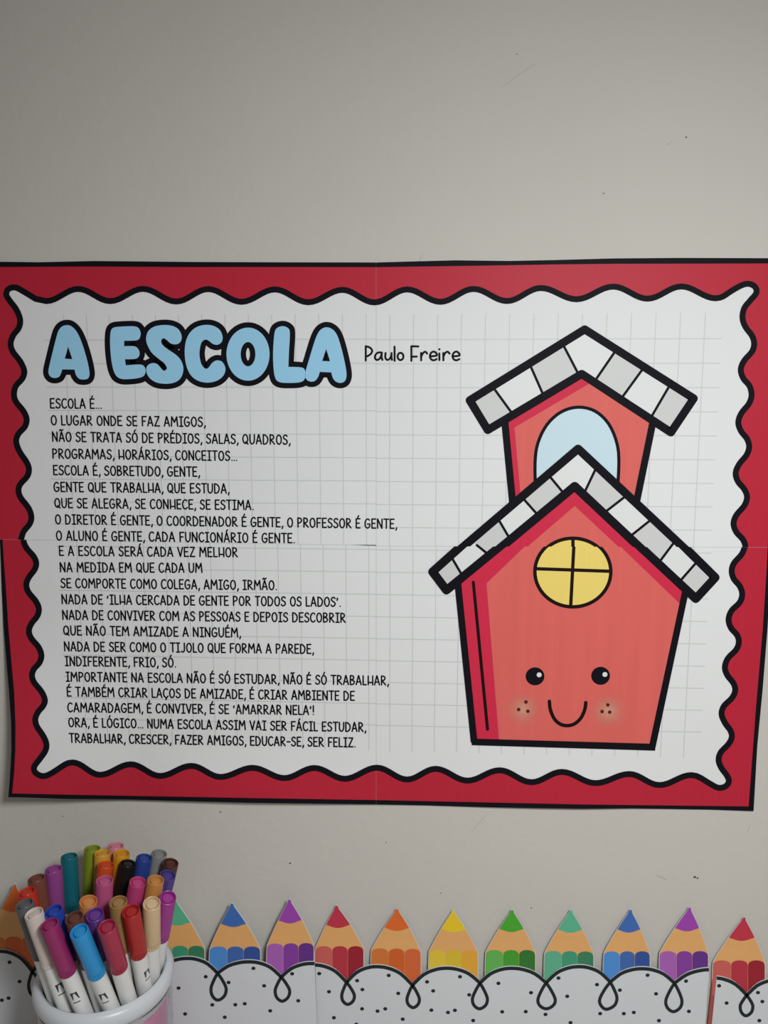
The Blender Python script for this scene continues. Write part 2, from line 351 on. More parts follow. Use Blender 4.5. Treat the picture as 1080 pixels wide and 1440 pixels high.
# ---- hand-lettered font, caps height 1
def S(*p): return ('s', p)
def K(*p): return ('k', p)
G = {
 'A': (.62, [K((.02, 0), (.27, 1), (.30, 1), (.56, 0)), K((.11, .32), (.48, .32))]),
 'B': (.56, [K((.05, 0), (.05, 1)), S((.05, 1), (.32, .97), (.42, .80), (.34, .62), (.07, .54)), S((.07, .54), (.38, .45), (.48, .26), (.36, .06), (.05, 0))]),
 'C': (.56, [S((.50, .88), (.36, .99), (.18, .93), (.06, .70), (.03, .45), (.10, .15), (.25, .01), (.40, .04), (.52, .17))]),
 'D': (.62, [K((.05, 0), (.05, 1)), S((.05, 1), (.30, .93), (.50, .68), (.53, .42), (.42, .12), (.24, .01), (.05, 0))]),
 'E': (.50, [K((.46, 1), (.05, .99), (.05, .01), (.46, .01)), K((.05, .52), (.38, .52))]),
 'F': (.50, [K((.48, 1), (.07, .98), (.07, 0)), K((.07, .50), (.38, .50))]),
 'G': (.62, [S((.50, .86), (.38, .98), (.20, .94), (.07, .72), (.03, .44), (.10, .14), (.26, .01), (.42, .05), (.53, .22), (.55, .42)), K((.55, .44), (.30, .44))]),
 'H': (.62, [K((.06, .98), (.06, .02)), K((.55, 1), (.55, 0)), K((.06, .26), (.55, .26))]),
 'I': (.42, [K((.21, 1), (.21, 0)), K((.03, 1), (.39, 1)), K((.03, 0), (.39, 0))]),
 'J': (.48, [S((.38, 1), (.38, .4), (.34, .12), (.20, .0), (.04, .10))]),
 'L': (.44, [K((.05, 1), (.05, .01), (.40, .01))]),
 'M': (.76, [K((.04, 0), (.10, 1), (.37, .42), (.62, 1), (.70, 0))]),
 'N': (.62, [K((.05, 0), (.05, 1), (.52, 0), (.54, 1))]),
 'O': (.62, [('o', (.30, .49, .26, .49))]),
 'P': (.54, [K((.06, 0), (.06, 1)), S((.06, 1), (.34, .95), (.46, .76), (.36, .54), (.06, .42))]),
 'Q': (.64, [('o', (.30, .51, .26, .47)), K((.34, .22), (.58, -.04))]),
 'R': (.58, [K((.06, 0), (.06, 1)), S((.06, 1), (.34, .95), (.44, .76), (.36, .57), (.08, .46)), K((.14, .46), (.52, 0))]),
 'S': (.52, [S((.46, .86), (.34, .98), (.18, .96), (.07, .80), (.12, .62), (.34, .48), (.46, .30), (.40, .10), (.24, .01), (.10, .04), (.02, .16))]),
 'T': (.54, [K((.01, 1), (.53, 1)), K((.27, 1), (.27, 0))]),
 'U': (.60, [S((.05, 1), (.05, .40), (.10, .12), (.27, .0), (.44, .12), (.52, .42), (.53, 1))]),
 'V': (.56, [K((.02, 1), (.28, 0), (.53, 1))]),
 'Z': (.56, [K((.06, 1), (.50, 1), (.04, .01), (.53, .01))]),
 ',': (.20, [K((.13, .08), (.05, -.18))]), '.': (.18, [('o', (.08, .02, .02, .02))]),
 '!': (.20, [K((.08, 1), (.08, .30)), ('o', (.08, .02, .02, .02))]),
 '‘': (.18, [K((.10, .88), (.04, .78), (.06, .66))]), '’': (.18, [K((.05, .90), (.10, .82), (.04, .66))]), '-': (.42, [K((.04, .46), (.38, .46))]),
}
ACC = {'É': 'E', 'Á': 'A', 'Ó': 'O', 'Ã': 'A', 'Ç': 'C'}
GAP = .115
def layout(txt):
    x = 0; out = []
    for ch in txt:
        if ch == ' ': x += .36; continue
        base = ACC.get(ch, ch); adv, st = G[base]; st = list(st)
        if ch in 'ÉÓÁ': st.append(K((adv * .42, 1.13), (adv * .62, 1.33)))
        if ch == 'Ã': st.append(S((.10, 1.14), (.20, 1.25), (.32, 1.16), (.46, 1.26)))
        if ch == 'Ç': st.append(K((.30, 0), (.34, -.12), (.26, -.24)))
        for kind, p in st: out.append((x, kind, p))
        x += adv + GAP * (0.6 if ch in ',.' else 1)
    return out, x - GAP
def text_line(txt, xl, yl, xr, yr, cap=13.1, w=2.1):
    st, tot = layout(txt); k = (xr - xl) / tot; ink = Ink()
    for x0, kind, p in st:
        jx = 0
        def mp(a, b):
            X = xl + (x0 + a) * k; Y = yl + (yr - yl) * (X - xl) / (xr - xl)
            return (X - b * cap * (560 - X) / 9500.0, Y - b * cap)
        if kind == 'o':
            cx, cy, rx, ry = p; pts = [mp(cx + rx * math.cos(t * math.pi / 8), cy + ry * math.sin(t * math.pi / 8)) for t in range(16)]
            if rx < .05: c = mp(cx, cy); ink.disk(c[0], c[1], 1.05, n=8)
            else: ink.stroke(pts, w, closed=True)
        else:
            pts = [mp(*q) for q in p]
            if kind == 's': pts = cat_rom(pts, n=3)
            ink.stroke(pts, w, n=3)
    return ink
LINES = [
 ('ESCOLA É...', 70.8, 573.8, 143, 574.4), ('O LUGAR ONDE SE FAZ AMIGOS,', 72, 597.4, 289, 599.8),
 ('NÃO SE TRATA SÓ DE PRÉDIOS, SALAS, QUADROS,', 73.7, 620.5, 408.2, 624.9), ('PROGRAMAS, HORÁRIOS, CONCEITOS...', 74, 644.4, 333.5, 647.7),
 ('ESCOLA É, SOBRETUDO, GENTE,', 75.2, 667.6, 281, 669.9), ('GENTE QUE TRABALHA, QUE ESTUDA,', 76, 691.2, 322.5, 693.6),
 ('QUE SE ALEGRA, SE CONHECE, SE ESTIMA.', 77, 713.8, 356.7, 716.8), ('O DIRETOR É GENTE, O COORDENADOR É GENTE, O PROFESSOR É GENTE,', 78, 736.7, 558.2, 743.2),
 ('O ALUNO É GENTE, CADA FUNCIONÁRIO É GENTE.', 79.3, 759.5, 414.5, 763.3), ('E A ESCOLA SERÁ CADA VEZ MELHOR', 83.4, 781, 334.6, 783.2),
 ('NA MEDIDA EM QUE CADA UM', 84.6, 804.1, 284.8, 805), ('SE COMPORTE COMO COLEGA, AMIGO, IRMÃO.', 85.8, 826.4, 389.2, 829.4),
 ('NADA DE ‘ILHA CERCADA DE GENTE POR TODOS OS LADOS’.', 87, 849, 479, 852.8), ('NADA DE CONVIVER COM AS PESSOAS E DEPOIS DESCOBRIR', 88, 871, 486.2, 875.2),
 ('QUE NÃO TEM AMIZADE A NINGUÉM,', 89.4, 892.9, 338.6, 896), ('NADA DE SER COMO O TIJOLO QUE FORMA A PAREDE,', 90.5, 915.3, 441.2, 919),
 ('INDIFERENTE, FRIO, SÓ.', 91.7, 936, 247.4, 938.1), ('IMPORTANTE NA ESCOLA NÃO É SÓ ESTUDAR, NÃO É SÓ TRABALHAR,', 93, 957.9, 546.6, 963.4),
 ('É TAMBÉM CRIAR LAÇOS DE AMIZADE, É CRIAR AMBIENTE DE', 94.4, 978.9, 498.9, 984.9), ('CAMARADAGEM, É CONVIVER, É SE ‘AMARRAR NELA’!', 95.4, 1001, 442.3, 1005),
 ('ORA, É LÓGICO... NUMA ESCOLA ASSIM VAI SER FÁCIL ESTUDAR,', 96.6, 1022, 514.8, 1028.9), ('TRABALHAR, CRESCER, FAZER AMIGOS, EDUCAR-SE, SER FELIZ.', 97.8, 1044, 499.9, 1050.4)]
for i, (t, a, b, c, d) in enumerate(LINES):
    text_line(t, a, b, c, d, 13.2 - 0.035 * i).build('poem_line', M_black, poster, 1.4)
au = Ink(); A_ = lambda *p: cv(p, 500, 470, 6.75)
aw = 2.9
for pts, smth in ((A_((97, 250), (97, 114)), 0), (A_((97, 114), (135, 126), (157, 152), (150, 180), (126, 201), (98, 214)), 1),
                  (A_((250, 174), (215, 174), (190, 195), (185, 226), (203, 244), (232, 228), (250, 182)), 1), (A_((250, 174), (247, 215), (255, 244)), 1),
                  (A_((285, 178), (283, 222), (300, 243), (325, 232), (341, 198)), 1), (A_((342, 178), (341, 215), (346, 244)), 1), (A_((370, 118), (371, 253)), 0),
                  (A_((530, 252), (530, 114), (596, 116)), 0), (A_((530, 213), (582, 212)), 0), (A_((622, 178), (623, 248)), 0), (A_((623, 215), (640, 180), (662, 166), (680, 184)), 1),
                  (A_((708, 210), (770, 202), (762, 175), (738, 165), (715, 180), (706, 212), (720, 240), (745, 247), (770, 236)), 1), (A_((795, 182), (796, 246)), 0),
                  (A_((833, 178), (834, 248)), 0), (A_((834, 215), (850, 180), (874, 166), (893, 184)), 1),
                  (A_((923, 210), (985, 202), (977, 175), (953, 165), (930, 180), (921, 212), (935, 240), (960, 247), (985, 236)), 1)):
    au.stroke(cat_rom(pts, n=4) if smth else pts, aw)
au.stroke(ell(500 + 427 / 6.75, 470 + 211 / 6.75, 4.1, 5.1, 20), aw, closed=True)
au.disk(*A_((796, 143))[0], 1.6)
au.build('author_name', M_black, poster, 1.4)

# ---- schoolhouse drawing
tip = lambda *p: list(p)
H1 = lambda *p: cv(p, 590, 440, 2.5116)
house = Ink()
tw_l, tw_r = [(710.0, 593), (720.8, 706)], [(918.3, 593), (895.2, 706)]
# upper tower
roofU = [(822.3, 463.2), (975.6, 560.3), (943.6, 608), (818.1, 525.8), (686, 604.6), (660.7, 562.8)]
oL, oR = [(813, 631.1), (600, 812.8)], [(813, 631.1), (1040, 843.8)]        # lower roof, printed on the upper sheets
roofLu = [(813, 631.1), (640, 778.7), (609, 805), (628, 830), (808.2, 683.7), (979, 843), (1005, 812.5), (975, 782.9)]
roofLd = [(813, 621.3), (608.4, 803.9), (628, 829.9), (808.2, 682.2), (978.7, 841.8), (1005.9, 812.1)]
house.stroke(tw_l, 10, caps=False); house.stroke(tw_r, 10, caps=False)
house.stroke(roofU, 11.6, closed=True)
drawing = house.build('schoolhouse_drawing', M_black, poster, 3.6, label='printed smiling red schoolhouse with grey tiled roofs and thick black outlines')
def piece(name, m, lay, fn, clip=None, label=None):
    k = Ink(); fn(k)
    if clip: k.clip(clip, 0.02)
    return k.build(name, m, drawing, lay, label=label)
piece('tower_wall', M_crim, 1.2, lambda k: k.poly([(711, 593), (818, 520), (918, 592), (896, 706), (720, 706)]), label='crimson shaded edge of the tower')
piece('tower_front', M_coral, 1.8, lambda k: k.poly([(723.4, 601.3), (828.9, 539.5), (832, 533), (917, 590), (893, 706), (733, 706)]), label='coral tower front')
arch = cat_rom(H1((410, 640), (408, 530), (418, 460), (450, 395), (500, 350), (560, 333), (620, 347), (668, 392), (697, 460), (704, 530), (698, 640)), n=4)
piece('arched_window', M_sky, 2.4, lambda k: k.poly(arch), label='pale blue arched window')
piece('arched_window_outline', M_black, 3.0, lambda k: k.stroke(arch, 4.6, caps=False))
# roof tiles
def exd(a, b, e=5.0):
    v = (Vector(b) - Vector(a)).normalized() * e; return (a[0] - v.x, a[1] - v.y), (b[0] + v.x, b[1] + v.y)
divU = [H1((265, 270), (325, 352)), H1((393, 190), (435, 285)), H1((510, 118), (558, 210)), H1((688, 140), (625, 232)), H1((787, 200), (718, 295)), H1((880, 262), (820, 365))]
endsU = [[(660.7, 562.8), (686, 604.6)]] + divU + [[(975.6, 560.3), (943.6, 608)]]
def tiles(ends, apex_o, apex_i, first, lay, clips=None):
    for i in range(len(ends) - 1):
        (a, b), (c, d) = exd(*ends[i]), exd(*ends[i + 1])
        pts = [a] + ([apex_o] if ends[i][0][0] < apex_o[0] < ends[i + 1][0][0] else []) + [c, d] + ([apex_i] if ends[i][1][0] < apex_i[0] < ends[i + 1][1][0] else []) + [b]
        m = M_tileD if (i + first) % 2 == 0 else M_tileL
        piece('roof_tile', m, lay, lambda k: k.poly(pts))
tiles(endsU, (822.3, 463.2), (818.1, 525.8), 0, 2.6)
piece('roof_tile_joints', M_black, 3.4, lambda k: [k.stroke(list(exd(*d, 2)), 3.6, caps=False) for d in divU])
# lower house
piece('house_wall', M_crim, 4.2, lambda k: k.poly([(646, 815), (808, 680), (962, 826), (918, 1050), (667, 1044)]), label='crimson shaded edge of the house front')
piece('house_front', M_coral, 4.8, lambda k: (k.poly([(700, 805), (808.2, 711.5), (905, 802)])), 'U', label='coral house front')
piece('house_front', M_coral, 4.8, lambda k: (k.poly([(684.1, 820.4), (738.5, 768.1), (738.5, 740), (871.9, 740), (871.9, 768.1), (955.5, 848.6), (913, 1046.5), (701.8, 1041.5)])), 'D', label='coral house front')
piece('corner_line', M_bars, 5.4, lambda k: k.stroke([(665.6, 818.8), (685.6, 1025.5)], 4.4))
dL = [[(648.9, 807.4), (636.3, 785.9)][::-1], [(671, 767), (684.4, 777.8)], [(702.2, 732.6), (714.8, 754)], [(737.3, 702.8), (753.2, 720.7)], [(773.9, 670.9), (791, 691.6)]]
dR = [[(836.9, 661), (823.7, 688.8)], [(877.5, 699.6), (852.8, 718.7)], [(913, 732.8), (889, 752)], [(946.7, 764.4), (928.9, 788.1)], [(978.5, 791.9), (957, 816.3)]]
endsL = [[(608.4, 803.9), (628, 829.9)]] + dL + dR + [[(1005.9, 812.1), (978.7, 841.8)]]
tiles(endsL, (813, 631.1), (808.2, 683.7), 0, 5.2)
piece('roof_tile_joints', M_black, 5.8, lambda k: [k.stroke(list(exd(*d, 2)), 3.6, caps=False) for d in dL + dR])
piece('house_outline', M_black, 6.4, lambda k: k.stroke([(813, 631.1), (640, 778.7)], 12) .stroke([(813, 631.1), (1000, 806.3)], 12).stroke([(650, 815), (808.2, 683.7), (950, 817)], 12.4), 'U')
piece('house_outline', M_black, 6.4, lambda k: k.stroke([(660, 757.8), (608.4, 803.9), (628, 829.9), (714.5, 759)], 12.2).stroke([(950, 756.8), (1005.9, 812.1), (978.7, 841.8), (888, 757.2)], 12.2)
      .stroke([(643.6, 817), (666.8, 1043.4)], 9.4, caps=False).stroke([(965.2, 826), (917.3, 1050.6)], 9.4, caps=False).poly([(662.3, 1038.6), (922, 1046), (921.4, 1055.6), (663.6, 1047.9)]), 'D')
# round window
cx, cy = 805.4, 803.4
winU = ell(805.5, 806.5, 53.4, 49.6, 56); winD = ell(805.6, 804.0, 53.4, 49.4, 56)
for hf, e, vx in (('U', winU, [(805.7, 756), (805.9, 800)]), ('D', winD, [(807.4, 760), (802.6, 852)])):
    piece('round_window', M_yel, 5.6, lambda k: k.poly(e), hf, label='yellow round window')
    piece('round_window_bars', M_bars, 6.2, lambda k: (k.stroke(e, 5.0, closed=True), k.stroke(vx, 4.8, caps=False), k.stroke([(754.3, 799.8), (856.7, 803.3)], 4.8, caps=False)), hf)
for ex, ey, hx, hy in ((752.4, 951.1, 758.2, 949.0), (844.6, 950.4, 850.7, 948.5)):
    piece('eye', M_black, 5.6, lambda k: k.disk(ex, ey, 13.2, 12.7, 32))
    piece('eye_highlight', M_hi, 6.2, lambda k: k.disk(hx, hy, 3.5, 3.4))
piece('smile', M_bars, 5.8, lambda k: k.stroke(cat_rom([(772.6, 986.2), (774, 998), (779.6, 1011), (788, 1018.3), (797.2, 1020.4), (807.4, 1018.2), (816.7, 1010), (822.3, 998), (823.8, 988)], n=4), 5))
for x, y in ((739.6, 987.2), (729.4, 997.8), (742.4, 1000.2), (854.8, 991.3), (846.7, 1000.6), (857.4, 1001.5)):
    piece('freckle', M_freck, 6.4, lambda k: k.disk(x, y, 2.6, n=12))
# soft printed blush: alpha falls off from the middle
mb = bpy.data.materials.new('blush_ink'); mb.use_nodes = True
nt = mb.node_tree; b = nt.nodes['Principled BSDF']; b.inputs['Base Color'].default_value = (0.78, 0.37, 0.27, 1); b.inputs['Roughness'].default_value = 0.45; b.inputs['Specular IOR Level'].default_value = 0.3
tc = nt.nodes.new('ShaderNodeTexCoord'); vl = nt.nodes.new('ShaderNodeVectorMath'); vl.operation = 'LENGTH'; mr = nt.nodes.new('ShaderNodeMapRange'); mr.interpolation_type = 'SMOOTHSTEP'
mr.inputs['From Min'].default_value = -0.004; mr.inputs['From Max'].default_value = 0.0162; mr.inputs['To Min'].default_value = 0.95; mr.inputs['To Max'].default_value = 0.0
nt.links.new(tc.outputs['Object'], vl.inputs[0]); nt.links.new(vl.outputs['Value'], mr.inputs['Value']); nt.links.new(mr.outputs[0], b.inputs['Alpha'])
for x, y in ((735.5, 997.5), (855.5, 1000)):
    piece('cheek_blush', mb, 5.4, lambda k: k.disk(x, y, 32, 31, 32), label='soft peach blush')

# ================================================================ PENCIL BORDER
M_white_line = mat('white_cut_line', (0.8, 0.8, 0.8), 0.5, 0.3)
pc = {'orange': ((.80, .15, .02), (.72, .20, .04), (.72, .13, .02), (.74, .15, .04)), 'yellow': ((.88, .62, .02), (.82, .60, .05), (.76, .55, .03), (.84, .43, .04)),
      'green': ((.07, .42, .03), (.13, .50, .10), (.06, .38, .03), (.03, .20, .03)), 'teal': ((.11, .50, .30), (.12, .48, .30), (.05, .36, .20), (.04, .24, .12)),
      'blue': ((.05, .16, .50), (.08, .30, .75), (.05, .15, .46), (.03, .09, .36)), 'purple': ((.36, .06, .46), (.44, .13, .52), (.26, .05, .38), (.14, .03, .27)),
      'red': ((.58, .035, .07), (.66, .13, .11), (.52, .035, .06), (.36, .012, .03))}
PM = {k: [mat(k + '_pencil_ink', c, 0.4, 0.35, 0.04, (40, 40, 40)) for c in v] for k, v in pc.items()}
def lerp(a, b, t): return (a[0] + (b[0] - a[0]) * t, a[1] + (b[1] - a[1]) * t)
def pencil(strip, colr, apex, LS, RS, yb, h, label, tipf=0.47):
    lf = flat(h); W = RS[0] - LS[0]
    bl = (LS[0] - 1.5, yb); br = (RS[0] + 0.6, yb)
    ap = cat_rom([lerp(apex, LS, .10), (apex[0] - 1.4, apex[1] + 1.2), (apex[0] + 1.2, apex[1] + 0.8), lerp(apex, RS, .09)], n=3)
    side_l = cat_rom([lerp(apex, LS, .10), (lerp(apex, LS, .5)[0] - .6, lerp(apex, LS, .5)[1] - 1), lerp(apex, LS, .93), (LS[0] - .8, LS[1] + 8), bl], n=4)[1:]
    side_r = cat_rom([lerp(apex, RS, .09), (lerp(apex, RS, .5)[0] + 1.2, lerp(apex, RS, .5)[1] - .8), lerp(apex, RS, .93), (RS[0] + .6, RS[1] + 8), br], n=4)[1:]
    outl = side_l[::-1] + ap + side_r
    c = ((apex[0] + LS[0] + RS[0]) / 3, (apex[1] + LS[1] + yb) / 3)
    big = [(c[0] + (p[0] - c[0]) * 1.022, c[1] + (p[1] - c[1]) * 1.012) for p in outl]
    o = Ink().poly(big).build('pencil', M_card, strip, 0, lf, thick=0.0006, label=label)
    Ink().poly(outl).build('pencil_wood', M_wood, o, 1, lf)
    # tip: above a sagging arc
    k = Ink(); a = lerp(apex, LS, tipf); b_ = lerp(apex, RS, tipf)
    arc = [(a[0] + (b_[0] - a[0]) * t / 8 , a[1] + (b_[1] - a[1]) * t / 8 + 4.6 * math.sin(math.pi * t / 8)) for t in range(9)]
    ll = [p for p in side_l if p[1] < a[1]]; rr = [p for p in side_r if p[1] < b_[1]]
    a = (ll[-1][0] + (a[1] - ll[-1][1]) * (LS[0] - apex[0]) / (LS[1] - apex[1]), a[1]); b_ = (rr[-1][0] + (b_[1] - rr[-1][1]) * (RS[0] - apex[0]) / (RS[1] - apex[1]), b_[1])
    arc[0] = a; arc[-1] = b_
    k.poly(ll[::-1] + ap + rr + arc[::-1]); k.build('pencil_tip', PM[colr][0], o, 2, lf)
    fr = (0, .345, .675, 1.0)
    for i in range(3):
        x0 = LS[0] + W * fr[i] + (0.2 if i else -.6); x1 = LS[0] + W * fr[i + 1] - 0.2 + (.6 if i == 2 else 0); y0 = LS[1] + (RS[1] - LS[1]) * (fr[i] + fr[i + 1]) / 2
        mid = (x0 + x1) / 2; rx = (x1 - x0) / 2
        top = [(mid - rx * math.cos(math.pi * t / 12), y0 + 6.5 - 7.5 * math.sin(math.pi * t / 12) ** .8) for t in range(13)]
        Ink().poly([(x0 - (1.2 if i == 0 else 0), yb)] + top + [(x1, yb)]).build('body_stripe', PM[colr][1 + i], o, 2, lf)
    return o
ZB = 0.842
def bottom_px(x):                                    # foot of the border on the wall below the frame
    v = P(x, 1440, 0); return px((v.x, 0, ZB))
def arc_h(a, pk, b, n=10):                          # one hump of the cloud band
    return cat_rom([a, lerp(a, pk, .33)[:1] + (a[1] + (pk[1] - a[1]) * .62,), lerp(a, pk, .68)[:1] + (a[1] + (pk[1] - a[1]) * .92,), pk,
                    lerp(b, pk, .68)[:1] + (b[1] + (pk[1] - b[1]) * .92,), lerp(b, pk, .33)[:1] + (b[1] + (pk[1] - b[1]) * .62,), b], n=3)
def band(strip, top, loops, dots, h, left=None, right=None):
    lf = flat(h)
    r0, l0 = bottom_px(top[-1][0]), bottom_px(top[0][0])
    if right: r0 = right
    if left: l0 = left
    up = [(p[0], p[1] - 3.2) for p in top]
    o = Ink().poly(up + [r0, l0]).build('cloud_band', M_card, strip, 0, lf, thick=0.0006, label='white cloud-edged band with black outline and dots')
    Ink().stroke(top, 4.9, caps=False).build('band_outline', M_bandink, o, 1, lf)
    for (j, Lp, Bp, Rp) in loops:
        pts = cat_rom([j, ((j[0] * .45 + Lp[0] * .55), (j[1] * .55 + Lp[1] * .45)), Lp, (Lp[0] * .75 + Bp[0] * .25 - 0.3, Lp[1] * .35 + Bp[1] * .65), Bp, (Rp[0] * .75 + Bp[0] * .25 + .3, Rp[1] * .35 + Bp[1] * .65), Rp, ((j[0] * .45 + Rp[0] * .55), (j[1] * .55 + Rp[1] * .45)), j], n=4)
        Ink().stroke(pts, 4.5).build('band_loop', M_bandink, o, 1.5, lf)
    k = Ink()
    for x, y in dots: k.disk(x, y, 2.9, 2.5, 12)
    k.build('band_dots', M_bandink, o, 1.2, lf)['kind'] = 'stuff'
    return o
def scallops(pts):
    out = []
    for i in range(0, len(pts) - 2, 2):
        a = arc_h(pts[i], pts[i + 1], pts[i + 2]); out += a[:-1]
    return out + [pts[-1]]
D2 = lambda l: cv(l, 230, 1240, 4.32)
D3 = lambda l: cv(l, 430, 1240, 4.32)
D4 = lambda l: cv(l, 650, 1240, 4.32)
D5 = lambda l: cv(l, 850, 1240, 4.6957)

HL = 0.0095
strip_l = empty('pencil_border', P(240, 1400, 0)); tag(strip_l, 'cardboard border strip behind the marker cup, orange to purple pencils over a white band', 'wall border', 'pencil border strips along the wall')
pencil(strip_l, 'orange', (21, 1243), (-17, 1318), (53, 1318), 1366, HL, 'orange pencil behind the marker cup')
pencil(strip_l, 'yellow', (97, 1262), (66, 1322), (132, 1322), 1372, HL, 'yellow pencil behind the marker cup')
pencil(strip_l, 'green', (172, 1266), (141, 1326), (208, 1326), 1374, HL, 'green pencil behind the marker cup')
pencil(strip_l, 'teal', (247, 1267), (218, 1331), (287, 1331), 1370, HL, 'teal green pencil')
pencil(strip_l, 'blue', (326, 1270), (295.5, 1332), (365.3, 1332), 1373, HL, 'blue pencil')
pencil(strip_l, 'purple', (407, 1264.4), (376.3, 1328), (440.6, 1327), 1376, HL, 'purple pencil')
topL = [(-38, 1366)] + scallops([(-38, 1366), (0, 1337.8), (45.4, 1366), (89, 1345), (132, 1367), (175, 1346), (219, 1367), (264, 1347.8), (306, 1368.6), (350.4, 1352.6), (395.5, 1374), (438, 1355), (480, 1376)])[1:]
topL = [p for p in topL if p[0] < 442]
topL.append((442.3, topL[-1][1] + .1))
band(strip_l, topL, [((306, 1368.6), (296.7, 1390), (306.4, 1406.5), (318, 1390)), ((395.5, 1374), (387, 1392.8), (396.7, 1408), (407.3, 1393)),
                     ((45.4, 1366), (40.2, 1384), (47, 1400), (56, 1384)), ((132, 1367), (122, 1390), (132, 1406), (143, 1390)), ((219, 1367), (209, 1390), (219, 1407), (230, 1390))],
     D2([(91, 646), (256, 577), (395, 612), (296, 748), (131, 803), (372, 823), (436, 747), (493, 741), (546, 526), (611, 632), (648, 784), (781, 559), (818, 723)]) + [(13.4, 1353.2), (27.5, 1380.4), (2.6, 1406.6), (12, 1403.7), (80, 1400), (150, 1390), (170, 1420)],
     HL + 0.0010, right=px((P(446.5, 1440).x, 0, ZB)))
HM = 0.0036
strip_m = empty('pencil_border', P(720, 1400, 0)); tag(strip_m, 'cardboard border strip in the middle, seven pencils from red to purple over a white band', 'wall border', 'pencil border strips along the wall')
for colr, ap, LS, RS, lb in (('red', (473.3, 1273), (444.2, 1331.5), (510.6, 1331.5), 'red pencil'), ('orange', (558.5, 1277.7), (522.8, 1334.5), (591, 1335.5), 'orange pencil'),
                             ('yellow', (637.2, 1279.8), (604, 1336), (671.2, 1337.5), 'yellow pencil'), ('green', (720.1, 1279), (683.8, 1337), (752, 1337), 'green pencil'),
                             ('teal', (802.8, 1279.4), (766.6, 1338), (834, 1339.2), 'teal green pencil'), ('blue', (886.8, 1278.8), (849.7, 1339), (913.2, 1338.6), 'blue pencil'),
                             ('purple', (969.9, 1275.6), (928.4, 1338.5), (995.2, 1338.5), 'purple pencil')):
    pencil(strip_m, colr, ap, LS, RS, 1388, HM, lb)
sM = scallops([(400, 1380), (441, 1357), (487.4, 1381.4), (529.5, 1359.4), (580, 1385.5), (628, 1361.6), (675, 1382.5), (719.4, 1361.7), (768, 1382), (814.4, 1359.4), (858.2, 1381), (903.2, 1362.3), (948.6, 1382.6), (1000, 1363.5), (1040, 1382)])
sM = [p for p in sM if 443.5 < p[0] < 996.5]; sM = [(443, sM[0][1])] + sM + [(997, sM[-1][1] + .1)]
band(strip_m, sM, [((487.4, 1381.4), (480.6, 1399.7), (489, 1412.5), (498.3, 1399.7)), ((580, 1385.5), (572.4, 1404.4), (581, 1417), (589.7, 1404.4)), ((675, 1382.5), (664.4, 1404.4), (674.3, 1418.7), (685.4, 1404.4)),
                   ((768, 1382), (756.5, 1405.5), (768, 1418.7), (780.8, 1405.5)), ((858.2, 1381), (843.3, 1405.5), (853.2, 1419.4), (867.6, 1403)), ((948.6, 1382.6), (936.3, 1407.2), (946.9, 1422.7), (959, 1407.2))],
     D3([(82, 558), (141, 668), (171, 826), (307, 866), (312, 601), (344, 655), (342, 772), (436, 786), (483, 772), (504, 569), (562, 678), (589, 835), (737, 608), (774, 663), (763, 780), (864, 794), (906, 781), (937, 577), (993, 687), (1017, 843)]) +
     D4([(220, 617), (418, 674), (243, 790), (386, 789), (585, 585), (638, 696), (506, 806), (658, 856), (819, 625), (838, 801)]) + D5([(102, 716), (128, 871), (194, 863), (285, 617), (341, 740), (360, 917), (539, 656), (558, 856)]),
     HM + 0.0010, left=px((P(446.8, 1440).x, 0, ZB)), right=px((P(991.5, 1440).x, 0, ZB)))
HR = 0.0026
strip_r = empty('pencil_border', P(1060, 1420, 0)); tag(strip_r, 'cut-out cardboard border strip at the right, starting with a red pencil beyond the gap', 'wall border', 'pencil border strips along the wall')
pencil(strip_r, 'red', (1046.4, 1289.4), (1003.3, 1351.5), (1075, 1351.5), 1400, HR, 'red pencil')
Ink().poly([(1001.8, 1376), (1006.5, 1374), (1003, 1440), (1000, 1446), bottom_px(997), bottom_px(993)]).build('red_side_edge', mat('dull_red_edge', (0.42, 0.10, 0.09), 0.6, 0.1), strip_r, 1.0, flat(HR), thick=0.0005, label='pale red uncovered side edge')
pencil(strip_r, 'orange', (1132, 1292), (1094, 1352), (1163, 1352), 1402, HR, 'orange pencil')
topR = scallops([(958, 1394), (1003, 1375.2), (1050.2, 1399.6), (1094, 1378), (1142, 1402), (1180, 1382), (1220, 1400)])
topR = [p for p in topR if 1005 < p[0] < 1185]
band(strip_r, topR, [((1050.2, 1399.6), (1041, 1414.6), (1049, 1428.5), (1058.7, 1414.6)), ((1142, 1402), (1132, 1420), (1141, 1434), (1152, 1420))],
     D5([(757, 687), (807, 801), (1014, 732), (1043, 791), (1023, 917)]) + [(1090, 1400), (1110, 1425), (1125, 1390)], HR + 0.0010, left=px((P(999, 1440).x, 0, ZB)))

# ================================================================ DESK
M_desk = mat('desk_laminate', (0.55, 0.52, 0.48), 0.4, 0.4, 0.04, (20, 20, 20)); M_leg = mat('desk_metal', (0.25, 0.25, 0.26), 0.35, 0.5)
desk = empty('desk', (-0.05, -0.26, 0)); tag(desk, 'pale laminate desk against the wall, carrying the marker cup', 'desk')
box_mesh('desk_top', -0.65, 0.55, -0.50, -0.012, 0.812, 0.836, M_desk, desk, 0.002)
for x in (-0.60, 0.50):
    for y in (-0.46, -0.05): box_mesh('leg', x - 0.015, x + 0.015, y - 0.015, y + 0.015, 0.0, 0.8125, M_leg, desk, 0.002)

